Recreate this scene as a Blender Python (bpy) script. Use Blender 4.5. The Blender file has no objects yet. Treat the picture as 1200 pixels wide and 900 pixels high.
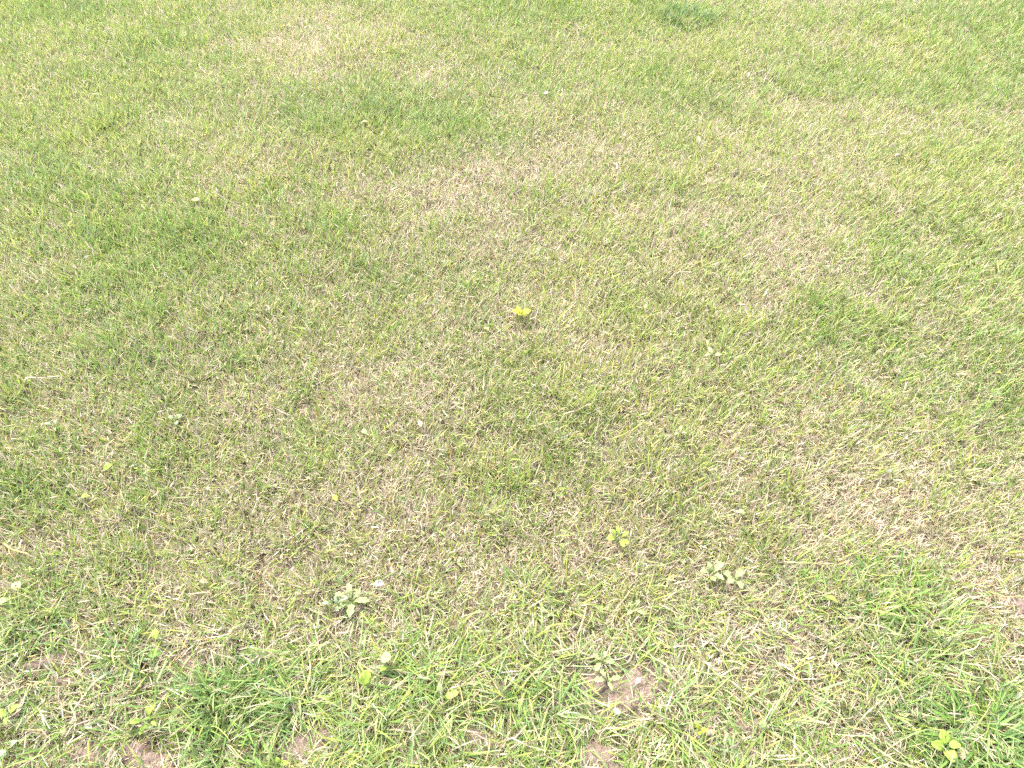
import bpy, math, random
import numpy as np

S = bpy.context.scene
COL = S.collection
rng = np.random.default_rng(7)
random.seed(7)

# ------------------------------------------------------------------ camera
CAM_H, PITCH, FPX = 1.15, math.radians(49.0), 901.0      # phone held at chest height, 26 mm equivalent
cam = bpy.data.cameras.new('camera')
cam.sensor_fit = 'HORIZONTAL'; cam.sensor_width = 36.0; cam.lens = 36.0 * FPX / 1200.0
cam.clip_start = 0.02; cam.clip_end = 2000.0
camo = bpy.data.objects.new('camera', cam); COL.objects.link(camo)
camo.location = (0, 0, CAM_H); camo.rotation_euler = (math.pi / 2 - PITCH, 0, 0)
S.camera = camo

# ------------------------------------------------------------------ sky, sun, exposure
SUN_EL, SUN_AZ = math.radians(62.0), math.radians(-40.0)  # azimuth clockwise from +Y
W = bpy.data.worlds.new('World'); S.world = W; W.use_nodes = True
wn, wl = W.node_tree.nodes, W.node_tree.links
wn.clear()
sky = wn.new('ShaderNodeTexSky'); sky.sky_type = 'NISHITA'; sky.sun_disc = False
sky.sun_elevation = SUN_EL; sky.sun_rotation = SUN_AZ
sky.air_density = 1.0; sky.dust_density = 6.0; sky.ozone_density = 0.6
hsv = wn.new('ShaderNodeHueSaturation'); hsv.inputs['Saturation'].default_value = 0.45   # thin white cloud
bg = wn.new('ShaderNodeBackground'); bg.inputs['Strength'].default_value = 0.15
wo = wn.new('ShaderNodeOutputWorld')
wl.new(sky.outputs[0], hsv.inputs['Color']); wl.new(hsv.outputs[0], bg.inputs['Color']); wl.new(bg.outputs[0], wo.inputs['Surface'])
sun = bpy.data.lights.new('sun', 'SUN'); sun.energy = 1.15; sun.angle = math.radians(22.0); sun.color = (1.0, 0.955, 0.88)
suno = bpy.data.objects.new('sun', sun); COL.objects.link(suno)
suno.rotation_euler = (math.pi / 2 - SUN_EL, 0, math.pi - SUN_AZ)
suno.location = (0, 0, 8)
S.view_settings.view_transform = 'Standard'; S.view_settings.look = 'None'
S.view_settings.exposure = 3.05; S.view_settings.gamma = 1.0; S.view_settings.use_curve_mapping = False
S.render.engine = 'CYCLES'
S.cycles.use_denoising = False
S.cycles.max_bounces = 8; S.cycles.diffuse_bounces = 4; S.cycles.transmission_bounces = 4
S.cycles.filter_width = 1.5

# ------------------------------------------------------------------ helpers
def px(x, y, z=0.0):
    """photo pixel (1200x900) -> point where its ray meets height z above the lawn"""
    u, v = (x - 600) / FPX, (450 - y) / FPX
    d = np.array([u, math.cos(PITCH) + v * math.sin(PITCH), -math.sin(PITCH) + v * math.cos(PITCH)])
    t = (CAM_H - z) / -d[2]
    return np.array([0, 0, CAM_H]) + d * t
def mpp(x, y):
    """metres per photo pixel at that ground point"""
    p = px(x, y)
    return (p[1] * math.cos(PITCH) + CAM_H * math.sin(PITCH)) / FPX

def vnoise(x, y, scale, seed):
    r = np.random.default_rng(seed).random((256, 256)).astype(np.float32)
    X, Y = x / scale + 57.3, y / scale + 91.7
    xi, yi = np.floor(X).astype(int), np.floor(Y).astype(int)
    fx, fy = X - xi, Y - yi
    fx = fx * fx * (3 - 2 * fx); fy = fy * fy * (3 - 2 * fy)
    xi %= 256; yi %= 256; xj, yj = (xi + 1) % 256, (yi + 1) % 256
    return (r[xi, yi] * (1 - fx) + r[xj, yi] * fx) * (1 - fy) + (r[xi, yj] * (1 - fx) + r[xj, yj] * fx) * fy
def fbm(x, y, scale, seed, n=3):
    s, a, t = 0, 1.0, 0
    for i in range(n):
        s = s + a * vnoise(x, y, scale / 2 ** i, seed + i); t += a; a *= 0.55
    return s / t
def smooth(a, b, x):
    t = np.clip((x - a) / (b - a), 0, 1); return t * t * (3 - 2 * t)

def blobs(x, y, lst):
    s = np.zeros_like(x)
    for (bx, by, rx, ry, w) in lst:
        c = px(bx, by); m = mpp(bx, by)
        sx = rx * m
        e0, e1 = px(bx, min(by + ry, 899)), px(bx, max(by - ry, -40))
        sy = 0.5 * abs(e1[1] - e0[1])
        s += w * np.exp(-(((x - c[0]) / sx) ** 2 + ((y - c[1]) / sy) ** 2) * 0.9)
    return s

# patches seen in the lawn (pixel centre, half sizes, strength)
GREEN = [(490,155,85,32,1.5),(120,285,60,30,.5),(30,22,60,25,.8),(160,232,45,18,.5),(610,15,70,25,.7),(805,20,32,9,1.0),
 (1100,200,70,60,.6),(1060,100,60,30,.5),(1180,20,60,30,.5),(1150,300,60,40,.5),(740,368,65,24,.9),(650,480,60,50,.5),
 (600,550,90,50,.5),(400,600,60,40,.3),(330,555,50,30,.3),(25,595,55,40,.6),(130,335,50,25,.4),(500,765,60,30,.6),(270,830,95,48,1.5),
 (1150,860,75,45,1.2),(1050,690,80,40,.8),(830,830,60,30,.6),(1190,490,40,50,.5),(140,765,30,15,.8),(360,665,60,30,.35),(40,705,50,40,.3),
 (350,390,40,20,.3),(760,700,60,40,.3),(960,110,60,30,.4),(30,260,70,60,.4),(940,800,80,40,.5),(560,830,60,30,.35)]
STRAW = [(470,235,110,26,.8),(640,398,50,18,.7),(620,300,150,60,.35),(935,320,50,22,.6),(870,358,50,18,.5),(290,470,70,25,.4),
 (500,525,30,45,.5),(745,450,60,25,.5),(1040,65,70,28,.5),(930,130,40,16,.6),(950,548,55,20,.5),(230,238,60,16,.4),(1150,690,45,28,.5),
 (932,757,30,18,.8),(450,625,70,35,.35),(820,225,110,40,.35),(230,770,45,16,.9),(60,780,45,20,.6),(590,800,45,16,.5),(360,850,40,40,.6),
 (30,640,40,12,.6),(310,745,30,20,.5),(1060,530,60,25,.3),(700,650,50,25,.2),(540,200,60,20,.3),(860,660,90,40,.2)]
OLIVE = [(430,330,110,60,.8),(330,135,35,14,.6),(880,580,90,50,.6),(780,640,90,60,.5),(580,470,90,70,.5),(560,640,120,60,.5),
 (300,600,120,40,.4),(700,560,90,50,.4),(860,690,70,40,.5),(120,640,60,40,.3)]
# bare clay (pixel centre, half width, half height)
SOIL = [(744,810,27,19),(697,802,13,11),(704,888,20,20),(102,878,20,13),(160,884,22,13),(188,893,14,9),(363,868,24,20),(58,777,20,9),
 (80,800,12,7),(224,778,14,9),(251,764,20,7),(587,806,16,8),(553,868,15,12),(480,893,14,9),(877,854,15,9),(1194,713,15,10),(932,760,16,9),
 (325,773,10,7),(829,860,10,8)]

def gh(x, y):
    """ground height: a few centimetres of unevenness that dies out away from the trodden part"""
    f = smooth(6.0, 4.2, np.hypot(x, y - 1.8))
    return f * (0.022 * (fbm(x, y, 0.9, 301, 2) - .5) + 0.014 * (fbm(x, y, 0.22, 311, 2) - .5))
def gh1(x, y): return float(gh(np.array([x]), np.array([y]))[0])

def soilmask(x, y):
    s = np.zeros_like(x)
    nx = (vnoise(x, y, .03, 500) - .5) * .03; ny = (vnoise(x, y, .03, 501) - .5) * .03
    for (bx, by, rx, ry) in SOIL:
        c = px(bx, by); m = mpp(bx, by)
        sx = rx * m; sy = 0.5 * abs(px(bx, by + ry)[1] - px(bx, by - ry)[1])
        d = ((x + nx - c[0]) / sx) ** 2 + ((y + ny - c[1]) / sy) ** 2
        s = np.maximum(s, smooth(2.3, 1.0, d))
    return s

def setp(o, **k):
    for a, b in k.items(): o[a] = b
    return o
def mesh_obj(name, verts, faces, mat, parent=None, smooth_=True):
    me = bpy.data.meshes.new(name); me.from_pydata([tuple(v) for v in verts], [], faces); me.update()
    if smooth_: me.shade_smooth()
    me.materials.append(mat)
    o = bpy.data.objects.new(name, me); COL.objects.link(o)
    if parent: o.parent = parent
    return o
def empty(name, loc, label, cat, group=None, rz=0.0):
    o = bpy.data.objects.new(name, None); COL.objects.link(o); o.empty_display_size = .02
    o.location = loc; o.rotation_euler = (0, 0, rz); o['label'] = label; o['category'] = cat
    if group: o['group'] = group
    return o

# ------------------------------------------------------------------ materials
def newmat(name):
    m = bpy.data.materials.new(name); m.use_nodes = True
    n, l = m.node_tree.nodes, m.node_tree.links
    n.clear(); return m, n, l
def mixc(n, l, a, b, f):
    m = n.new('ShaderNodeMix'); m.data_type = 'RGBA'
    for v, i in ((f, 0), (a, 6), (b, 7)):
        if hasattr(v, 'is_output'): l.new(v, m.inputs[i])
        else: m.inputs[i].default_value = v if i == 0 else (*v, 1) if len(v) == 3 else v
    return m.outputs[2]
def leaf_shader(n, l, colsock, rough=.45, trans=.35, spec=.5, bump=None):
    p = n.new('ShaderNodeBsdfPrincipled'); p.inputs['Roughness'].default_value = rough
    p.inputs['Specular IOR Level'].default_value = spec
    l.new(colsock, p.inputs['Base Color'])
    t = n.new('ShaderNodeBsdfTranslucent'); l.new(colsock, t.inputs['Color'])
    mx = n.new('ShaderNodeMixShader'); mx.inputs[0].default_value = trans
    l.new(p.outputs[0], mx.inputs[1]); l.new(t.outputs[0], mx.inputs[2])
    if bump: l.new(bump, p.inputs['Normal'])
    o = n.new('ShaderNodeOutputMaterial'); l.new(mx.outputs[0], o.inputs['Surface'])

def grass_material():
    m, n, l = newmat('grass_blades')
    a = n.new('ShaderNodeAttribute'); a.attribute_name = 'col'
    leaf_shader(n, l, a.outputs['Color'], .5, .42, .3)
    return m
def leaf_material(name, c1, c2, rough=.42, trans=.3):
    m, n, l = newmat(name)
    tc = n.new('ShaderNodeTexCoord')
    nz = n.new('ShaderNodeTexNoise'); nz.inputs['Scale'].default_value = 90; nz.inputs['Detail'].default_value = 4
    l.new(tc.outputs['Object'], nz.inputs['Vector'])
    oi = n.new('ShaderNodeObjectInfo')
    ad = n.new('ShaderNodeMath'); ad.operation = 'MULTIPLY_ADD'; ad.inputs[1].default_value = .5; 
    l.new(oi.outputs['Random'], ad.inputs[0])
    mr = n.new('ShaderNodeMapRange'); mr.inputs[1].default_value = .35; mr.inputs[2].default_value = .65; mr.inputs[4].default_value = .5
    l.new(nz.outputs['Fac'], mr.inputs[0]); l.new(mr.outputs[0], ad.inputs[2])
    c = mixc(n, l, c1, c2, ad.outputs[0])
    b = n.new('ShaderNodeBump'); b.inputs['Strength'].default_value = .4; b.inputs['Distance'].default_value = .0008
    l.new(nz.outputs['Fac'], b.inputs['Height'])
    leaf_shader(n, l, c, rough + .12, trans, .22, b.outputs[0])
    return m
def soil_material(name, dark, light, lawn=False):
    m, n, l = newmat(name)
    tc = n.new('ShaderNodeTexCoord')
    n1 = n.new('ShaderNodeTexNoise'); n1.inputs['Scale'].default_value = 22; n1.inputs['Detail'].default_value = 8; n1.inputs['Roughness'].default_value = .65
    n2 = n.new('ShaderNodeTexNoise'); n2.inputs['Scale'].default_value = 260; n2.inputs['Detail'].default_value = 5
    l.new(tc.outputs['Object'], n1.inputs['Vector']); l.new(tc.outputs['Object'], n2.inputs['Vector'])
    mr = n.new('ShaderNodeMapRange'); mr.inputs[1].default_value = .32; mr.inputs[2].default_value = .68
    l.new(n1.outputs['Fac'], mr.inputs[0])
    c = mixc(n, l, dark, light, mr.outputs[0])
    mr2 = n.new('ShaderNodeMapRange'); mr2.inputs[1].default_value = .55; mr2.inputs[2].default_value = .72; mr2.inputs[4].default_value = .45
    l.new(n2.outputs['Fac'], mr2.inputs[0])
    c = mixc(n, l, c, (light[0] * 1.45, light[1] * 1.45, light[2] * 1.45), mr2.outputs[0])
    if lawn:   # far beyond the modelled blades the turf itself is too fine to tell apart
        geo = n.new('ShaderNodeNewGeometry'); ln = n.new('ShaderNodeVectorMath'); ln.operation = 'LENGTH'
        l.new(geo.outputs['Position'], ln.inputs[0])
        fr = n.new('ShaderNodeMapRange'); fr.inputs[1].default_value = 10.5; fr.inputs[2].default_value = 13.0
        l.new(ln.outputs['Value'], fr.inputs[0])
        n3 = n.new('ShaderNodeTexNoise'); n3.inputs['Scale'].default_value = .9; n3.inputs['Detail'].default_value = 10
        n3.inputs['Roughness'].default_value = .72
        l.new(geo.outputs['Position'], n3.inputs['Vector'])
        r3 = n.new('ShaderNodeMapRange'); r3.inputs[1].default_value = .3; r3.inputs[2].default_value = .7
        l.new(n3.outputs['Fac'], r3.inputs[0])
        turf = mixc(n, l, (.10, .16, .035), (.26, .23, .11), r3.outputs[0])
        c = mixc(n, l, c, turf, fr.outputs[0])
    b = n.new('ShaderNodeBump'); b.inputs['Strength'].default_value = .8; b.inputs['Distance'].default_value = .004
    l.new(n2.outputs['Fac'], b.inputs['Height'])
    p = n.new('ShaderNodeBsdfPrincipled'); p.inputs['Roughness'].default_value = .92; p.inputs['Specular IOR Level'].default_value = .2
    l.new(c, p.inputs['Base Color']); l.new(b.outputs[0], p.inputs['Normal'])
    o = n.new('ShaderNodeOutputMaterial'); l.new(p.outputs[0], o.inputs['Surface'])
    return m

M_GRASS = grass_material()
M_SOIL = soil_material('topsoil', (.04, .03, .022), (.10, .075, .055), lawn=True)
M_CLAY = soil_material('bare_clay', (.075, .052, .043), (.125, .092, .077))
M_LEAF = {
 'lime':   leaf_material('leaf_lime', (0.123, 0.189, 0.025), (0.172, 0.230, 0.041)),
 'green':  leaf_material('leaf_green', (0.070, 0.135, 0.025), (0.107, 0.180, 0.037)),
 'pale':   leaf_material('leaf_pale_green', (0.148, 0.193, 0.074), (0.205, 0.238, 0.107)),
 'grey':   leaf_material('leaf_grey_green', (0.123, 0.172, 0.098), (0.172, 0.213, 0.131)),
 'yellow': leaf_material('leaf_yellow', (0.189, 0.221, 0.016), (0.238, 0.254, 0.029)),
 'cream':  leaf_material('leaf_dry_cream', (0.197, 0.180, 0.098), (0.246, 0.230, 0.139), .7, .15),
 'white':  leaf_material('petal_white', (0.246, 0.230, 0.197), (0.295, 0.279, 0.246), .6, .2),
 'pink':   leaf_material('leaf_dry_pink', (0.238, 0.180, 0.148), (0.295, 0.238, 0.205), .7, .15),
 'straw':  leaf_material('stalk_straw', (0.246, 0.209, 0.123), (0.328, 0.287, 0.189), .6, .1),
 'ochre':  leaf_material('stalk_ochre', (0.254, 0.189, 0.061), (0.312, 0.238, 0.098), .6, .1),
 'deep':   leaf_material('tuft_deep_green', (.022, .055, .012), (.05, .10, .022)),
 'tuft':   leaf_material('tuft_green', (0.04, 0.09, 0.02), (0.085, 0.15, 0.036)),
}
# ------------------------------------------------------------------ ground: one sheet to the horizon
def axis(lo, hi, step, far):
    a = list(np.arange(lo, hi + 1e-6, step)); s = step
    v = hi
    while v < far: s *= 1.35; v += s; a.append(v)
    v = lo; s = step
    while v > -far: s *= 1.35; v -= s; a.insert(0, v)
    return np.array(a)
gx, gy = axis(-3.6, 3.6, .03, 600), axis(0, 4.4, .03, 600)
GX, GY = np.meshgrid(gx, gy)
GZ = gh(GX.ravel(), GY.ravel())
nx_, ny_ = len(gx), len(gy)
idx = np.arange(nx_ * ny_).reshape(ny_, nx_)
F = np.stack([idx[:-1, :-1], idx[:-1, 1:], idx[1:, 1:], idx[1:, :-1]], -1).reshape(-1, 4)
me = bpy.data.meshes.new('ground')
me.vertices.add(nx_ * ny_); me.vertices.foreach_set('co', np.stack([GX.ravel(), GY.ravel(), GZ], 1).astype(np.float32).ravel())
me.loops.add(F.size); me.loops.foreach_set('vertex_index', F.ravel().astype(np.int32))
me.polygons.add(len(F)); me.polygons.foreach_set('loop_start', np.arange(0, F.size, 4, dtype=np.int32))
me.update(calc_edges=True); me.validate(); me.shade_smooth(); me.materials.append(M_SOIL)
ground = bpy.data.objects.new('ground', me); COL.objects.link(ground); ground['kind'] = 'structure'
ground['label'] = 'brown soil under the lawn, running level to the horizon'

# bare clay patches: low crumbly cushions of trodden earth, part of the ground
for k, (bx, by, rx, ry) in enumerate(SOIL):
    c = px(bx, by); m = mpp(bx, by)
    sx = rx * m * 1.35; sy = 0.5 * abs(px(bx, by + ry)[1] - px(bx, by - ry)[1]) * 1.35
    R, A = 16, 40
    vs, fs = [], []
    rr, aa = np.meshgrid(np.linspace(0, 1, R + 1)[1:], np.linspace(0, 2 * math.pi, A, endpoint=False), indexing='ij')
    wob = 1 + .22 * np.sin(aa * 2 + k) + .13 * np.sin(aa * 5 + 2 * k) + .08 * np.sin(aa * 9 + k * 3)
    X = (rr * wob * np.cos(aa) * sx).ravel(); Y = (rr * wob * np.sin(aa) * sy).ravel()
    top = .009 * (1 - rr.ravel() ** 3)
    def relief(X, Y):
        x, y = X + c[0], Y + c[1]
        return .012 * (fbm(x, y, .035, 710 + k, 3) - .5) + .006 * (vnoise(x, y, .008, 740 + k) - .5)
    Z = gh(X + c[0], Y + c[1]) + top + relief(X, Y) * (1 - rr.ravel() ** 4) - .006 * (rr.ravel() > .99)
    z0 = gh1(c[0], c[1]) + .009 + float(relief(np.zeros(1), np.zeros(1))[0])
    vs = [(0, 0, z0)] + list(zip(X, Y, Z))
    for j in range(A): fs.append((0, 1 + j, 1 + (j + 1) % A))
    for i in range(R - 1):
        for j in range(A):
            a, b = 1 + i * A + j, 1 + i * A + (j + 1) % A
            fs.append((a, a + A, b + A, b))
    o = mesh_obj('soil_patch', vs, fs, M_CLAY, ground)
    o.location = (c[0], c[1], 0)

# ------------------------------------------------------------------ grass blades
def fields(x, y):
    g = .5 + (fbm(x, y, .55, 11, 4) - .5) * 1.2 + (fbm(x, y, .10, 17, 2) - .5) * .8 + .55 * blobs(x, y, GREEN) - .5 * blobs(x, y, STRAW)
    ol = (fbm(x, y, .5, 31, 3) - .45) * 1.0 + .6 * blobs(x, y, OLIVE)
    ye = .5 + (fbm(x, y, .33, 51, 3) - .5) * 1.6
    return g, np.clip(ol, 0, 1), np.clip(ye, 0, 1)

GREENS = np.array([(.078, .142, .034), (.125, .200, .044), (.182, .238, .048), (.240, .262, .056)])   # deep .. yellow green
BLUEG = np.array((.165, .255, .115))
STRAWS = np.array([(.312, .264, .182), (.345, .303, .235), (.262, .218, .150), (.30, .264, .225), (.33, .245, .10), (.205, .15, .108)])
STRAWP = np.array([.32, .24, .16, .14, .07, .07])

YA, YB = px(600, 640)[1], px(600, 800)[1]
def pd_field(g, ol):
    return np.clip(.46 - .60 * (g - .5) + .04 * ol, .06, .85)
def make_blades(x, y, near, shape_scale=1.0, dirn=None, hscale=None, gofs=0.0, hofs=0.0, wscale=1.0):
    """arrays of vertices / colours for blades rooted at x, y"""
    n = len(x)
    g, ol, ye = fields(x, y)
    g = g + gofs; ye = ye + hofs
    sm = soilmask(x, y) if near else np.zeros(n)
    r = rng.random
    fr = smooth(YA, YB, y)                                     # long lax fringe in front, unmown
    pdead = pd_field(g, ol)
    dead = r(n) < pdead
    lying = r(n) < np.where(dead, .10 + .22 * fr, .03 + .08 * fr)
    L = (.021 + .021 * r(n) ** 1.2) * (1 + .25 * (g - .5))
    L = np.where(dead, L * (.6 + .45 * r(n)), L)
    L *= 1 + fr * (.10 + .6 * r(n)) * np.where(dead, .7, 1)
    L = np.where(lying, L * (.65 + .3 * fr), L * 1.15)
    if hscale is not None: L *= hscale
    L *= shape_scale
    Wd = (.0015 + .0011 * r(n)) * (1 + .12 * fr) * np.where(dead, .85, 1.0)
    Wd *= wscale
    Wd *= 1 + .35 * smooth(1.1, 2.7, y)
    th = r(n) * 2 * math.pi if dirn is None else dirn + rng.normal(0, .75, n)
    lean = np.where(lying, np.radians(62 + 25 * r(n)), np.radians(8 + 42 * r(n)))
    lean = np.where(~lying, lean + fr * .35 * r(n), lean)
    bend = np.where(lying, rng.normal(0, .12, n), .05 + (.42 + .35 * fr) * r(n))
    d = np.stack([np.cos(th), np.sin(th)], 1)
    side = rng.normal(0, .10, n)                                  # sideways curl
    base_z = gh(x, y) + np.where(lying, .002 + .014 * r(n) * (1 - .7 * sm), -.002)
    ts = [0, .38, .74, 1.0] if near else [0, .55, 1.0]
    wd = [.75, 1.0, .72, .0] if near else [.85, .9, .0]
    tw = th + math.pi / 2 + rng.normal(0, .7, n)
    tilt = rng.normal(0, .45, n)
    wx, wy, wz = np.cos(tw) * np.cos(tilt), np.sin(tw) * np.cos(tilt), np.sin(tilt)
    # colours
    hue = np.clip(.42 - .13 * fr + .45 * ye + rng.normal(0, .22, n) - .5 * np.clip(g - .6, 0, 1) - .1 * ol, 0, 1) * 3
    i0 = np.minimum(hue.astype(int), 2); f = (hue - i0)[:, None]
    cg = GREENS[i0] * (1 - f) + GREENS[i0 + 1] * f
    bl = (r(n) < .15 + .2 * ol + .18 * fr)[:, None]
    cg = np.where(bl, cg * .35 + BLUEG * .65, cg)
    cs = STRAWS[rng.choice(6, n, p=STRAWP)]
    col = np.where(dead[:, None], cs, cg)
    col = col * (1 + rng.normal(0, .12, n)[:, None]) * (1 - .12 * ol[:, None])
    tipdry = ((r(n) < .3) & ~dead)[:, None]
    basecol = np.where(dead[:, None], col * .8, col * .55 + np.array((.36, .34, .19)) * .35)
    tipcol = np.where(tipdry, np.array((.29, .245, .125)), col * 1.04)
    V, C = [], []
    for t, w in zip(ts, wd):
        a = lean + bend * t * 1.1
        # arc: integrate direction from lean to lean+bend
        am = lean + bend * t * .5
        h = L * t * np.sin(am); v = L * t * np.cos(am)
        sc_ = side * L * t * t
        cx, cy = x + d[:, 0] * h - d[:, 1] * sc_, y + d[:, 1] * h + d[:, 0] * sc_
        cz = np.maximum(base_z + v, gh(x, y) + .001 if t else -1)
        cc = basecol * (1 - t / .38) + col * (t / .38) if t < .38 else (col * (1 - (t - .38) / .62) + tipcol * ((t - .38) / .62))
        cc = np.clip(cc, .01, .8)
        if w > 0:
            hw = Wd * w * .5
            V.append(np.stack([cx - wx * hw, cy - wy * hw, cz - wz * hw], 1)); C.append(cc)
            V.append(np.stack([cx + wx * hw, cy + wy * hw, cz + wz * hw], 1)); C.append(cc)
        else:
            V.append(np.stack([cx, cy, cz], 1)); C.append(cc)
    return np.stack(V, 1).astype(np.float32), np.stack(C, 1).astype(np.float32)

def blades_mesh(name, chunks):
    vs, cs, li, ls = [], [], [], []
    vo = lo = 0
    for V, C in chunks:
        n, k, _ = V.shape
        pat = [0, 1, 3, 2, 2, 3, 5, 4, 4, 5, 6] if k == 7 else [0, 1, 3, 2, 2, 3, 4]
        st = [0, 4, 8] if k == 7 else [0, 4]
        base = vo + np.arange(n)[:, None] * k
        li.append((base + np.array(pat)).ravel()); ls.append((lo + np.arange(n)[:, None] * len(pat) + np.array(st)).ravel())
        vs.append(V.reshape(-1, 3)); cs.append(C.reshape(-1, 3))
        vo += n * k; lo += n * len(pat)
    vs, cs = np.concatenate(vs), np.concatenate(cs)
    li, ls = np.concatenate(li).astype(np.int32), np.concatenate(ls).astype(np.int32)
    me = bpy.data.meshes.new(name)
    me.vertices.add(len(vs)); me.vertices.foreach_set('co', vs.ravel())
    me.loops.add(len(li)); me.loops.foreach_set('vertex_index', li)
    me.polygons.add(len(ls)); me.polygons.foreach_set('loop_start', ls)
    me.update(calc_edges=True)
    at = me.color_attributes.new('col', 'FLOAT_COLOR', 'POINT')
    at.data.foreach_set('color', np.concatenate([cs, np.ones((len(cs), 1), np.float32)], 1).ravel().astype(np.float32))
    me.shade_smooth(); me.materials.append(M_GRASS)
    o = bpy.data.objects.new(name, me); COL.objects.link(o); o['kind'] = 'stuff'
    return o

def halfw(y):   # half width of the densely built strip at distance y
    return .667 * (y * math.cos(PITCH) + CAM_H * math.sin(PITCH)) + .42
def roots(y0, y1, dens, cl, spread):
    """clumped root positions: tufts of cl blades"""
    a = (y1 - y0) * 2 * halfw(y1)
    nc = int(a * dens / cl)
    cx = (rng.random(nc) * 2 - 1) * halfw(y1); cy = y0 + rng.random(nc) * (y1 - y0)
    k = np.abs(cx) < halfw(cy); cx, cy = cx[k], cy[k]
    cnt = rng.poisson(cl * (.35 + 1.3 * fbm(cx, cy, .12, 77, 2)))
    x = np.repeat(cx, cnt); y = np.repeat(cy, cnt)
    r = spread * np.sqrt(rng.random(len(x))) * np.repeat(.6 + .8 * rng.random(len(cx)), cnt); t = rng.random(len(x)) * 2 * math.pi
    hs = np.repeat(.8 + .4 * rng.random(len(cx)), cnt)
    go_ = np.repeat(rng.normal(0, .30, len(cx)), cnt); ho_ = np.repeat(rng.normal(0, .25, len(cx)), cnt)
    return x + r * np.cos(t), y + r * np.sin(t), t, hs, go_, ho_
chunks = []
for (y0, y1, dens, cl, sp, near) in ((.05, .62, 44000, 20, .024, True), (.62, 1.0, 50000, 11, .018, True),
                                     (1.0, 1.7, 50000, 9, .017, True), (1.7, 3.15, 44000, 8, .018, False)):
    x, y, t, hs, go_, ho_ = roots(y0, y1, dens, cl, sp)
    if near:
        keep = rng.random(len(x)) > soilmask(x, y) * .93
        x, y, t, hs, go_, ho_ = (q[keep] for q in (x, y, t, hs, go_, ho_))
    chunks.append(make_blades(x, y, near, dirn=t, hscale=hs, gofs=go_, hofs=ho_))
lawn = blades_mesh('grass', chunks)
TRI = sum(len(c[0]) * (5 if c[0].shape[1] == 7 else 3) for c in chunks)
lawn['label'] = 'short mown lawn of mixed green and straw coloured grass blades'; lawn['category'] = 'grass'

# short undergrowth and thatch between the tall blades: one small sod repeated over the lawn by geometry nodes
def thatch_material():
    m, n, l = newmat('thatch_blades')
    def att(nm, ty):
        a = n.new('ShaderNodeAttribute'); a.attribute_name = nm; a.attribute_type = ty; return a
    lt = n.new('ShaderNodeMath'); lt.operation = 'LESS_THAN'
    l.new(att('rnd', 'GEOMETRY').outputs['Fac'], lt.inputs[0]); l.new(att('pdead', 'INSTANCER').outputs['Fac'], lt.inputs[1])
    c = mixc(n, l, att('colg', 'GEOMETRY').outputs['Color'], att('col', 'GEOMETRY').outputs['Color'], lt.outputs[0])
    leaf_shader(n, l, c, .55, .42, .35)
    return m
TILE, NB = .075, 800
tx, ty = (rng.random(NB) - .5) * TILE * 1.7, (rng.random(NB) - .5) * TILE * 1.7
V, _ = make_blades(tx + 30.0, ty + 40.0, False, .62, wscale=.5)
V[:, :, 0] -= 30.0; V[:, :, 1] -= 40.0
cs_ = 1.2 * STRAWS[rng.choice(6, NB, p=STRAWP)] * (1 + rng.normal(0, .14, NB)[:, None])
q = np.clip(rng.random(NB) * 3, 0, 2.99); qi = q.astype(int); qf = (q - qi)[:, None]
cg_ = GREENS[qi] * (1 - qf) + GREENS[qi + 1] * qf
tile = blades_mesh('thatch', [(V, np.repeat(cs_[:, None], V.shape[1], 1).astype(np.float32))])
tile['label'] = 'low thatch of dry and green shoots between the lawn blades'; tile['category'] = 'grass'
ax_, ay_ = np.meshgrid(np.arange(-4.2, 4.2, TILE), np.arange(.05, 3.2, TILE))
ptx = (ax_ + (rng.random(ax_.shape) - .5) * .075).ravel(); pty = (ay_ + (rng.random(ax_.shape) - .5) * .075).ravel()
k = (np.abs(ptx) < halfw(pty)) & (soilmask(ptx, pty) < .05 + .3 * rng.random(len(ptx))); ptx, pty = ptx[k], pty[k]
g_, ol_, ye_ = fields(ptx, pty)
tm = tile.data; nv = len(tm.vertices); npt = len(ptx)
tm.vertices.add(npt)
tmp = np.empty((nv + npt) * 3, np.float32); tm.vertices.foreach_get('co', tmp); tmp = tmp.reshape(-1, 3)
tmp[nv:, 0] = ptx; tmp[nv:, 1] = pty; tmp[nv:, 2] = gh(ptx, pty) - .001
tm.vertices.foreach_set('co', tmp.ravel())
def fattr(nm, arr):
    a = tm.attributes.new(nm, 'FLOAT', 'POINT'); a.data.foreach_set('value', np.asarray(arr, np.float32))
fattr('rnd', np.concatenate([np.repeat(rng.random(NB), V.shape[1]), np.zeros(npt)]))
fattr('root', np.concatenate([np.zeros(nv), np.ones(npt)]))
fattr('pdead', np.concatenate([np.zeros(nv), np.clip(pd_field(g_, ol_) + .08, 0, 1)]))
a = tm.color_attributes.new('colg', 'FLOAT_COLOR', 'POINT')
cgv = np.repeat(cg_[:, None], V.shape[1], 1).reshape(-1, 3)
a.data.foreach_set('color', np.concatenate([np.concatenate([cgv, np.ones((nv, 1))], 1), np.ones((npt, 4))]).astype(np.float32).ravel())
tm.update(); tm.materials.clear(); tm.materials.append(thatch_material())
ng = bpy.data.node_groups.new('thatch_spread', 'GeometryNodeTree')
ng.interface.new_socket('Geometry', in_out='INPUT', socket_type='NodeSocketGeometry')
ng.interface.new_socket('Geometry', in_out='OUTPUT', socket_type='NodeSocketGeometry')
N, Lk = ng.nodes, ng.links
gi, go = N.new('NodeGroupInput'), N.new('NodeGroupOutput')
na = N.new('GeometryNodeInputNamedAttribute'); na.data_type = 'FLOAT'; na.inputs['Name'].default_value = 'root'
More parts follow.
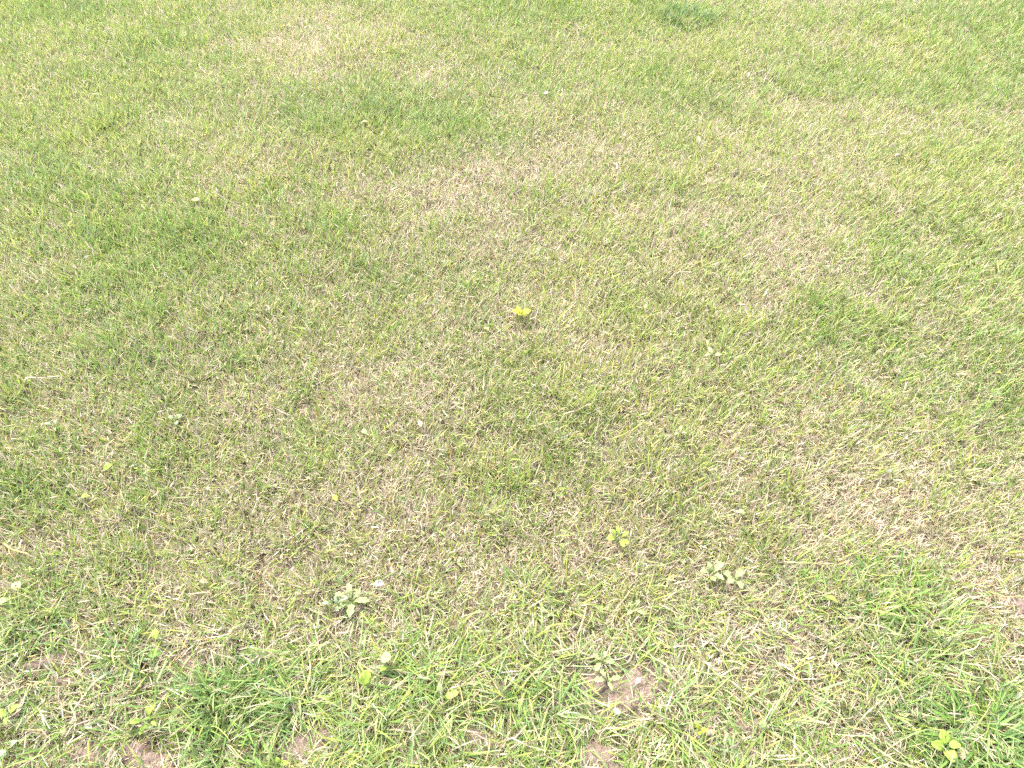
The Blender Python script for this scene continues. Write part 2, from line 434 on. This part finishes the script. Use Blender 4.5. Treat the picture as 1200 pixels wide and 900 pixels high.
cmp_ = N.new('FunctionNodeCompare'); cmp_.inputs[1].default_value = .5; Lk.new(na.outputs[0], cmp_.inputs[0])
sg = N.new('GeometryNodeSeparateGeometry'); Lk.new(gi.outputs[0], sg.inputs[0]); Lk.new(cmp_.outputs[0], sg.inputs['Selection'])
iop = N.new('GeometryNodeInstanceOnPoints')
rv = N.new('FunctionNodeRandomValue'); rv.data_type = 'FLOAT_VECTOR'
rv.inputs['Min'].default_value = (0, 0, 0); rv.inputs['Max'].default_value = (0, 0, 6.283)
rs = N.new('FunctionNodeRandomValue'); rs.data_type = 'FLOAT'
for so in rs.inputs:
    if so.type == 'VALUE' and so.name == 'Min': so.default_value = .8
    if so.type == 'VALUE' and so.name == 'Max': so.default_value = 1.25
Lk.new(sg.outputs[0], iop.inputs['Points']); Lk.new(sg.outputs[1], iop.inputs['Instance']); Lk.new(rv.outputs[0], iop.inputs['Rotation'])
Lk.new([o for o in rs.outputs if o.type == 'VALUE'][0], iop.inputs['Scale'])
Lk.new(iop.outputs[0], go.inputs[0])
md = tile.modifiers.new('spread', 'NODES'); md.node_group = ng

# the same turf going on past the edges of the view: one small sod repeated by geometry nodes
sx_, sy_ = (rng.random(3400) - .5) * .31, (rng.random(3400) - .5) * .31
V, C = make_blades(sx_ + 30.0, sy_ + 40.0, False, 1.0, gofs=rng.normal(0, .4, 3400), wscale=.85)
V[:, :, 0] -= 30.0; V[:, :, 1] -= 40.0
sod = blades_mesh('grass_beyond', [(V, C)])
sod['label'] = 'same short lawn of green and straw blades going on beyond the view'; sod['category'] = 'grass'
ng = bpy.data.node_groups.new('sod_spread', 'GeometryNodeTree')
ng.interface.new_socket('Geometry', in_out='INPUT', socket_type='NodeSocketGeometry')
ng.interface.new_socket('Geometry', in_out='OUTPUT', socket_type='NodeSocketGeometry')
N, Lk = ng.nodes, ng.links
gi, go = N.new('NodeGroupInput'), N.new('NodeGroupOutput')
grid = N.new('GeometryNodeMeshGrid')
grid.inputs['Size X'].default_value = 28; grid.inputs['Size Y'].default_value = 28
grid.inputs['Vertices X'].default_value = 113; grid.inputs['Vertices Y'].default_value = 113
tr = N.new('GeometryNodeTransform'); tr.inputs['Translation'].default_value = (0, 2.5, 0)
Lk.new(grid.outputs['Mesh'], tr.inputs['Geometry'])
pos = N.new('GeometryNodeInputPosition'); sep = N.new('ShaderNodeSeparateXYZ'); Lk.new(pos.outputs[0], sep.inputs[0])
def mth(op, a, b=None, c=None):
    q = N.new('ShaderNodeMath'); q.operation = op
    for i, v in enumerate((a, b, c)):
        if v is None: continue
        if hasattr(v, 'is_output'): Lk.new(v, q.inputs[i])
        else: q.inputs[i].default_value = v
    return q.outputs[0]
K = .667 * math.cos(PITCH); K0 = .667 * CAM_H * math.sin(PITCH) + .42 - .13
hw = mth('MULTIPLY_ADD', sep.outputs['Y'], K, K0)
inx = mth('LESS_THAN', mth('ABSOLUTE', sep.outputs['X']), hw)
iny = mth('MULTIPLY', mth('GREATER_THAN', sep.outputs['Y'], .17), mth('LESS_THAN', sep.outputs['Y'], 3.03))
inside = mth('MULTIPLY', inx, iny)
dl = N.new('GeometryNodeDeleteGeometry'); dl.domain = 'POINT'
Lk.new(tr.outputs[0], dl.inputs['Geometry']); Lk.new(inside, dl.inputs['Selection'])
iop = N.new('GeometryNodeInstanceOnPoints')
rv = N.new('FunctionNodeRandomValue'); rv.data_type = 'FLOAT_VECTOR'
rv.inputs['Min'].default_value = (0, 0, 0); rv.inputs['Max'].default_value = (0, 0, 6.283)
Lk.new(dl.outputs[0], iop.inputs['Points']); Lk.new(gi.outputs[0], iop.inputs['Instance']); Lk.new(rv.outputs[0], iop.inputs['Rotation'])
Lk.new(iop.outputs[0], go.inputs[0])
md = sod.modifiers.new('spread', 'NODES'); md.node_group = ng

# ------------------------------------------------------------------ broad leaves
from mathutils import Vector, Matrix
OUT = {
 'oval':  lambda t: math.sin(math.pi * t ** .85) ** .75,
 'round': lambda t: math.sin(math.pi * t ** .9) ** .5,
 'spoon': lambda t: (.16 + .84 * smooth(.15, .62, t)) * math.sqrt(max(0., 1 - max(0., (t - .62) / .38) ** 2)),
 'lobed': lambda t: (.22 + .78 * math.sin(math.pi * t ** 1.35) ** .8) * (.8 + .2 * math.cos(t * 5.2 * math.pi)) * (1 - max(0., (t - .9) / .1) ** 2),
 'lance': lambda t: math.sin(math.pi * t ** .7) ** 1.1,
}
LEAFMESH = {}
def leaf_mesh(kind, var):
    """unit leaf, base at the origin, one unit long along +X, really folded, arched and ruffled"""
    key = (kind, var)
    if key in LEAFMESH: return LEAFMESH[key]
    R_ = random.Random(sum(map(ord, kind)) + var * 13)
    nl, nw = (19, 5) if kind == 'lobed' else (12, 5)
    fold, arch, asym = R_.uniform(.12, .32), R_.uniform(.05, .2), R_.uniform(-.12, .12)
    vs, fs = [], []
    for i in range(nl):
        t = i / (nl - 1); w = max(.012, float(OUT[kind](min(max(t, .001), .999))))
        for j in range(nw):
            u = j / (nw - 1) * 2 - 1
            yy = u * .5 * w * (1 + asym * u)
            z = fold * abs(u) ** 1.3 * w * .5 + arch * math.sin(t * math.pi * .95) - .18 * t * t * arch * 4 \
                + .025 * w * math.sin(t * 14 + var * 2 + 2 * u) * abs(u) - (.03 * w if abs(u) < .1 else 0)
            vs.append((t + .03 * abs(u) * w * (1 - 2 * t), yy, z))
    for i in range(nl - 1):
        for j in range(nw - 1):
            a = i * nw + j; fs.append((a, a + nw, a + nw + 1, a + 1))
    me = bpy.data.meshes.new('leaf'); me.from_pydata(vs, [], fs); me.update(); me.shade_smooth()
    LEAFMESH[key] = me
    return me
def leaf(parent, kind, var, mat, loc, yaw, pitch, roll, length, ratio):
    base = leaf_mesh(kind, var)
    key = (kind, var, mat)
    me = LEAFMESH.get(key)
    if me is None:
        me = base.copy(); me.materials.append(M_LEAF[mat]); LEAFMESH[key] = me
    o = bpy.data.objects.new('leaf', me); COL.objects.link(o); o.parent = parent
    o.location = loc; o.rotation_euler = (roll, -pitch, yaw); o.scale = (length, length * ratio, length)
    so = o.modifiers.new('thickness', 'SOLIDIFY'); so.thickness = .014; so.offset = 0
    return o
def tube(name, pts, rad, mat, parent, sides=6):
    pts = [Vector(p) for p in pts]; vs, fs = [], []
    n = len(pts)
    for i, p in enumerate(pts):
        d = (pts[min(i + 1, n - 1)] - pts[max(i - 1, 0)]).normalized()
        a = d.orthogonal().normalized(); b = d.cross(a)
        r = rad(i / (n - 1)) if callable(rad) else rad
        for k in range(sides):
            q = 2 * math.pi * k / sides; vs.append(p + (a * math.cos(q) + b * math.sin(q)) * r)
    for i in range(n - 1):
        for k in range(sides):
            A = i * sides + k; B = i * sides + (k + 1) % sides
            fs.append((A, B, B + sides, A + sides))
    fs.append(tuple(range(sides - 1, -1, -1))); fs.append(tuple(range((n - 1) * sides, n * sides)))
    return mesh_obj(name, vs, fs, mat, parent)

GT = .024                                              # usual height of the blade tips
def weed(x, y, size, n, kind, mat, label, cat='weed', group=None, ratio=.5, pitch=25, spread=1.0, start=None, name='broadleaf_weed', lift=0.0):
    """rooted plant: leaves on stalks that rise from one root between the blades"""
    top = GT + lift
    p = px(x, y, top); z0 = gh1(p[0], p[1])
    w = empty(name, (p[0], p[1], z0 - .002), label, cat, group)
    R_ = random.Random(int(x * 7 + y * 13))
    L = size * mpp(x, y) / (1.9 if n > 1 else .95)      # size: width of the whole plant in photo pixels
    a0 = R_.uniform(0, 6.28) if start is None else math.radians(start)
    for i in range(n):
        yaw = a0 + 2 * math.pi * i / n + R_.uniform(-.3, .3)
        l = L * R_.uniform(.78, 1.12)
        out = .18 * l * spread if n > 1 else .3 * l
        zt = top + R_.uniform(-.006, .006)
        bx_, by_ = math.cos(yaw) * out, math.sin(yaw) * out
        if n == 1: bx_, by_ = -math.cos(yaw) * l * .5, -math.sin(yaw) * l * .5
        lf = leaf(w, kind, i % 3, mat, (bx_, by_, zt), yaw, math.radians(pitch + R_.uniform(-14, 14)), R_.uniform(-.3, .3), l, ratio * R_.uniform(.88, 1.12))
        st = tube('leaf_stalk', [(bx_ * t * t, by_ * t * t, zt * t) for t in (0, .3, .6, .85, 1.0)], lambda t: .0009 - .0003 * t, M_LEAF['pale'], w)
    return w
def loose_leaf(x, y, size, kind, mat, label, cat='leaf', group=None, ratio=.5, yaw=None, z=GT - .004, pitch=6, name='fallen_leaf'):
    p = px(x, y, z); R_ = random.Random(int(x * 3 + y * 17))
    l = size * mpp(x, y); yw = R_.uniform(0, 6.28) if yaw is None else math.radians(yaw)
    w = empty(name, (p[0], p[1], gh1(p[0], p[1]) + z), label, cat, group, yw)
    b = leaf(w, kind, R_.randrange(3), mat, (-.5 * l, 0, 0), 0, math.radians(pitch), R_.uniform(-.35, .35), l, ratio)
    b.name = 'leaf_blade'
    tube('leaf_stalk', [(-.5 * l - .25 * l * t, .03 * l * math.sin(t * 3), -.06 * l * t) for t in (0, .35, .7, 1)], .0006, M_LEAF['straw'], w)
    return w

# rosettes and clumps (photo pixel, plant width in pixels, leaf count, leaf shape, colour)
weed(725, 631, 30, 6, 'spoon', 'lime', 'bright lime green weed rosette with five or six spoon shaped leaves', pitch=38, ratio=.42, lift=.006)
weed(611, 367, 21, 5, 'round', 'yellow', 'small vivid yellow green weed clump in the dry middle of the lawn', ratio=.7, pitch=32, lift=.006)
weed(706, 773, 24, 4, 'lobed', 'pale', 'pale lobed weed growing on the edge of the largest bare soil patch', ratio=.6, pitch=20, start=60)
weed(712, 795, 26, 4, 'lobed', 'pale', 'pale scalloped weed leaves spreading over bare soil below the other lobed weed', ratio=.62, pitch=8, start=200)
weed(833, 674, 32, 5, 'lobed', 'pale', 'pale green weed with upright scalloped leaves, paired with a flatter pale one', ratio=.5, pitch=40)
weed(860, 679, 27, 4, 'lobed', 'pale', 'flatter pale yellowish weed with broad leaves beside the upright scalloped one', ratio=.7, pitch=14)
weed(743, 714, 24, 4, 'lobed', 'pale', 'faint pale weed half sunk in dry turf below the lime rosette', ratio=.5, pitch=30)
weed(410, 700, 36, 6, 'lobed', 'pale', 'wide pale yellowish weed clump next to a white dry leaf scrap', ratio=.5, pitch=24)
weed(393, 706, 26, 4, 'lobed', 'grey', 'grey green ragged weed leaning against the wide pale clump', ratio=.45, pitch=30)
weed(428, 789, 17, 1, 'round', 'lime', 'largest pale green round leaf of the loose trio above the dark tuft', 'weed', ratio=.85, pitch=30, start=80, name='clover_sprout', lift=.008)
weed(452, 768, 12, 1, 'round', 'pale', 'pale cream green round leaf at the top of the loose trio', 'weed', ratio=.85, pitch=14, start=10, name='clover_sprout', lift=.008)
weed(447, 783, 13, 1, 'oval', 'lime', 'narrow lime leaf standing between the two round leaves of the trio', 'weed', ratio=.6, pitch=45, start=250, name='clover_sprout', lift=.006)
weed(515, 804, 15, 1, 'oval', 'pale', 'upright pale oval leaf, duller of the close pair by thin dry grass', 'weed', ratio=.65, pitch=42, start=95, name='oval_leaf_sprout', lift=.008)
weed(530, 811, 14, 1, 'round', 'lime', 'rounder lime leaf, brighter of the close pair by thin dry grass', 'weed', ratio=.8, pitch=12, start=15, name='oval_leaf_sprout', lift=.008)
weed(1110, 875, 30, 4, 'round', 'lime', 'yellow green broad leaved weed at the edge of the large dark tuft', ratio=.75, pitch=25, lift=.006)
weed(821, 855, 17, 3, 'round', 'yellow', 'bright yellow leaved sprout beside a pinkish pebble', ratio=.7, pitch=25, lift=.006)
weed(893, 849, 11, 1, 'round', 'pale', 'single round pale leaf beside a small bare soil spot', ratio=.95, pitch=30, start=70, name='round_leaf_sprout', lift=.008)
weed(183, 743, 14, 1, 'oval', 'lime', 'single bright oval leaf standing tilted above grey green grass', ratio=.7, pitch=28, start=130, name='oval_leaf_sprout', lift=.008)
weed(180, 764, 15, 1, 'oval', 'green', 'plain green oval leaf lying just below the bright tilted oval leaf', ratio=.6, pitch=12, start=20, name='oval_leaf_sprout', lift=.003)
weed(955, 684, 15, 3, 'oval', 'green', 'soft green small weed in the thick grass beside a lone slanting leaf', ratio=.55, pitch=35)
weed(973, 706, 13, 1, 'oval', 'lime', 'lone slanting yellow green leaf in thick green grass', ratio=.5, pitch=15, start=-35, name='oval_leaf_sprout', lift=.008)
weed(935, 730, 11, 3, 'round', 'green', 'tiny deep green clover sprout above a straw filled hollow', ratio=.85, pitch=20, name='clover_sprout')
weed(172, 841, 30, 5, 'spoon', 'lime', 'yellow green weed with narrow spoon leaves above bare soil beside a white petal', ratio=.4, pitch=30)
weed(8, 838, 26, 3, 'oval', 'lime', 'pale yellow green broad leaf cluster above a grey green leaf pair', ratio=.6, pitch=25)
weed(8, 876, 26, 2, 'oval', 'grey', 'large grey green leaf pair under the yellow green cluster', ratio=.65, pitch=25)
weed(325, 893, 24, 3, 'oval', 'lime', 'fresh bright green weed tip between a bare patch and dark tuft', ratio=.6, pitch=35)
weed(836, 415, 20, 3, 'oval', 'pale', 'pale silvery weed of three leaves in worn turf with a dark gap', ratio=.5, pitch=28)
weed(205, 490, 14, 3, 'round', 'grey', 'whitish grey green leaf cluster in sparse dry turf', ratio=.7, pitch=18)
weed(64, 499, 18, 3, 'lance', 'grey', 'faded grey green weed of slim leaves lying flat in the turf', ratio=.4, pitch=12)
weed(797, 508, 14, 3, 'oval', 'pale', 'pale green weed cluster at the margin of a straw coloured patch', ratio=.6, pitch=22)
weed(1187, 822, 26, 2, 'lance', 'grey', 'broad grey green blade like leaves arching over long grass', ratio=.3, pitch=22, start=25)
G1 = 'small leaves scattered singly over the lawn'
for (x, y, sz, kd, m, lb) in (
  (126, 546, 12, 'oval', 'lime', 'yellow green leaf on short turf, larger of two lying near each other'), (99, 581, 11, 'oval', 'lime', 'yellow green leaf on short turf, smaller of two lying near each other'),
  (393, 584, 10, 'oval', 'yellow', 'small bright yellow leaf caught among olive blades above the wide pale weed clump'), (1172, 435, 8, 'oval', 'yellow', 'tiny bright yellow leaf flake alone in fresh green turf'),
  (427, 506, 9, 'round', 'pale', 'small round pale green leaf beside a rounder cream dry leaf'), (868, 603, 9, 'oval', 'pale', 'small oval pale green leaf in olive turf above the paired pale weeds'),
  (492, 496, 9, 'round', 'cream', 'round cream dry leaf in the straw patch beside a pale green leaf'), (230, 236, 9, 'round', 'cream', 'round cream dry leaf in far straw coloured turf'),
  (428, 147, 7, 'oval', 'cream', 'narrow cream dry leaf on the edge of the vivid green patch'), (238, 680, 8, 'round', 'cream', 'tiny round cream dry leaf above the bright tilted oval leaf'),
  (640, 112, 7, 'oval', 'pink', 'single small pinkish dry leaf resting on the turf'), (1051, 183, 7, 'oval', 'pink', 'single small pinkish dry leaf resting on the turf'),
  (570, 385, 8, 'oval', 'ochre', 'small ochre dry leaf below the vivid yellow green clump')):
    loose_leaf(x, y, sz, kd, m, lb, group=G1, ratio=.62)
loose_leaf(817, 169, 12, 'oval', 'cream', 'pale dry leaf standing on edge in the short far turf', ratio=.5, yaw=80, pitch=50)
loose_leaf(20, 687, 13, 'round', 'cream', 'cream dry leaf beside a pale green leaf at the lawn fringe', ratio=.8)
loose_leaf(4, 706, 15, 'oval', 'pale', 'pale green fallen leaf beside the cream dry leaf', ratio=.6, yaw=30)
loose_leaf(443, 682, 13, 'lobed', 'white', 'torn whitish dry leaf scrap next to the wide pale weed clump', ratio=.7)
loose_leaf(1127, 883, 13, 'round', 'cream', 'round cream dry leaf beside the yellow green broad leaved weed', ratio=.85)
loose_leaf(103, 851, 9, 'round', 'white', 'small white petal above two bare soil patches', cat='petal', ratio=.7, name='petal')
loose_leaf(748, 798, 9, 'oval', 'white', 'small white petal on the rim of the largest bare soil patch', cat='petal', ratio=.6, name='petal', z=.022)
loose_leaf(828, 402, 10, 'oval', 'pale', 'pale narrow leaf lying above the silvery three leaved weed', ratio=.4)

# ------------------------------------------------------------------ pebbles
def pebble(x, y, size, c, label):
    p = px(x, y, .012); r = size * mpp(x, y) * .5
    m, n, l = newmat('pebble_stone')
    tc = n.new('ShaderNodeTexCoord'); nz = n.new('ShaderNodeTexNoise'); nz.inputs['Scale'].default_value = 160; nz.inputs['Detail'].default_value = 6
    l.new(tc.outputs['Object'], nz.inputs['Vector'])
    cc = mixc(n, l, tuple(v * .6 for v in c), c, nz.outputs['Fac'])
    b = n.new('ShaderNodeBsdfPrincipled'); b.inputs['Roughness'].default_value = .8; l.new(cc, b.inputs['Base Color'])
    o_ = n.new('ShaderNodeOutputMaterial'); l.new(b.outputs[0], o_.inputs['Surface'])
    vs, fs = [(0, 0, 0)], []
    NA, NR = 14, 8; R_ = random.Random(int(x)); ph = [R_.uniform(0, 6) for _ in range(4)]
    vs = []
    for i in range(NR + 1):
        f = math.pi * i / NR
        for j in range(NA):
            a = 2 * math.pi * j / NA
            k = 1 + .14 * math.sin(2 * a + ph[0]) * math.sin(f) + .1 * math.sin(3 * a + ph[1] + f * 2) * math.sin(f) + .06 * math.sin(5 * f + ph[2])
            vs.append((r * k * math.sin(f) * math.cos(a), .8 * r * k * math.sin(f) * math.sin(a), .6 * r * k * math.cos(f)))
    for i in range(NR):
        for j in range(NA):
            a, b_ = i * NA + j, i * NA + (j + 1) % NA
            fs.append((a, a + NA, b_ + NA, b_))
    o = mesh_obj('pebble', vs, fs, m); o.location = (p[0], p[1], gh1(p[0], p[1]) + .012 + .3 * r)
    o['label'] = label; o['category'] = 'pebble'
pebble(723, 833, 9, (.3, .29, .27), 'small light grey pebble in the grass below the largest bare soil patch')
pebble(830, 859, 10, (.26, .19, .165), 'small pinkish pebble beside the bright yellow leaved sprout')

# ------------------------------------------------------------------ dry stalks lying in the turf
def stalk(x0, y0, x1, y1, mat, label, group=None, rad=.0011):
    a, b = px(x0, y0, .03), px(x1, y1, .03); L = float(np.hypot(*(b - a)[:2])); yaw = math.atan2(b[1] - a[1], b[0] - a[0])
    R_ = random.Random(int(x0 * 5 + y1)); bow = R_.uniform(-.1, .1) * L
    w = empty('dry_stalk', (a[0], a[1], gh1(a[0], a[1])), label, 'stalk', group, yaw)
    zz = lambda t: .006 + .026 * min(1, t * 5)
    f = lambda t: (L * t, bow * math.sin(math.pi * t) + .02 * L * math.sin(t * 9), zz(t) + .003 * math.sin(t * 5))
    tube('stem', [f(t) for t in np.linspace(0, 1, 11)], lambda t: rad * (1.1 - .6 * t), M_LEAF[mat], w)
    q = f(.45)
    lf = leaf(w, 'lance', 1, mat, q, R_.choice((-1, 1)) * R_.uniform(.25, .6), .1, .2, L * .42, .09); lf.name = 'sheath_leaf'
    return w
G2 = 'dry grass stalks lying in the turf'
for q, lb in (((655, 490, 690, 474), 'lone thin pale stalk lying in grey green turf'),
  ((238, 757, 272, 770), 'thin pale stalk, one of two crossing over a thin worn spot'), ((225, 770, 262, 754), 'thin pale stalk, one of two crossing over a thin worn spot'),
  ((520, 812, 560, 800), 'thin pale stalk lying beside the close pair of oval leaves'), ((590, 862, 640, 880), 'thin pale stalk lying between two bare soil patches'),
  ((905, 735, 945, 752), 'thin pale stalk above the straw filled hollow by the tiny clover sprout'), ((1120, 770, 1150, 748), 'thin pale stalk slanting above the largest coarse tuft'),
  ((385, 870, 352, 893), 'thin pale stalk lying across a bare patch in straw'), ((80, 760, 120, 772), 'thin pale stalk beside the small blue green tuft'),
  ((610, 745, 630, 768), 'short thin pale stalk in olive turf between trio and lobed weeds'), ((430, 820, 452, 842), 'thin pale stalk slanting below the loose trio of round leaves'),
  ((1010, 845, 1035, 822), 'thin pale stalk between the single round leaf and the largest coarse tuft')):
    stalk(*q, 'straw', lb, G2)
stalk(0, 636, 34, 650, 'ochre', 'thick ochre dry runner at the lawn fringe above the cream dry leaf', rad=.0018)
stalk(358, 812, 361, 757, 'ochre', 'tall yellow ochre stalk rising beside a bare patch in straw', rad=.0014)
stalk(22, 447, 70, 441, 'straw', 'long tan dry stalk in the short turf above the flat faded weed', rad=.0015)

# ------------------------------------------------------------------ coarse tufts that stand out from the lawn, each blade a part
BL = {}
def tuft_blade(var, mat):
    if (var, mat) in BL: return BL[(var, mat)]
    R_ = random.Random(var * 31 + 5); vs, fs = [], []
    N_ = 7; lean, bend = R_.uniform(.25, .7), R_.uniform(.5, 1.15)
    x = z = 0; sd = R_.uniform(-.12, .12)
    for i in range(N_):
        t = i / (N_ - 1); a = lean + bend * t
        if i: x += math.sin(a) / (N_ - 1); z += math.cos(a) / (N_ - 1)
        w = .5 * (.75 + .6 * t) * (1 - t ** 3) if t < 1 else .03
        s_ = sd * t * t
        vs += [(x, s_ - w, z + .25 * w), (x, s_, z - .1 * w), (x, s_ + w, z + .25 * w)]
    # width is kept in units of .04 of the length
    vs = [(a, b if False else (b - 0) , c) for a, b, c in vs]
    vs2 = []
    for i in range(N_):
        t = i / (N_ - 1); s_ = sd * t * t
        for (a, b, c) in vs[3 * i:3 * i + 3]: vs2.append((a, s_ + (b - s_) * .06, vs[3 * i + 1][2] + (c - vs[3 * i + 1][2]) * .06))
    for i in range(N_ - 1):
        for j in (0, 1):
            a = i * 3 + j; fs.append((a, a + 3, a + 4, a + 1))
    me = bpy.data.meshes.new('blade'); me.from_pydata(vs2, [], fs); me.update(); me.shade_smooth(); me.materials.append(M_LEAF[mat])
    BL[(var, mat)] = me
    return me
def tuft(x, y, rpx, n, blen, label, mats=('tuft', 'green', 'tuft')):
    p = px(x, y, .02); R_ = random.Random(int(x + y)); r = rpx * mpp(x, y)
    w = empty('grass_tuft', (p[0], p[1], gh1(p[0], p[1]) - .003), label, 'grass tuft')
    for i in range(n):
        a = R_.uniform(0, 6.283); d = r * math.sqrt(R_.random())
        o = bpy.data.objects.new('blade', tuft_blade(R_.randrange(7), R_.choice(mats))); COL.objects.link(o); o.parent = w
        o.location = (d * math.cos(a), d * math.sin(a), 0)
        l = blen * R_.uniform(.65, 1.2)
        o.rotation_euler = (R_.uniform(-.15, .15), R_.uniform(-.2, .15), a + R_.gauss(0, .7)); o.scale = (l, l * R_.uniform(.8, 1.2), l)
tuft(1155, 868, 36, 130, .07, 'largest coarse dark green tuft of long arching blades at the lawn fringe', ('deep', 'tuft', 'green'))
tuft(272, 832, 48, 150, .05, 'wide dark green tuft of dense upright blades between bare soil patches', ('deep', 'tuft', 'green'))
tuft(806, 19, 24, 220, .062, 'small dark tuft standing up in the far short turf', ('deep',))
tuft(1045, 690, 30, 70, .05, 'loose fresh green tuft of fine blades in thick grass', ('green', 'tuft', 'green'))
tuft(140, 768, 16, 45, .05, 'small blue green tuft beside a thin worn spot', ('grey', 'tuft', 'green'))
tuft(480, 785, 22, 50, .05, 'slender green tuft beside the loose trio of round leaves', ('green', 'tuft', 'grey'))
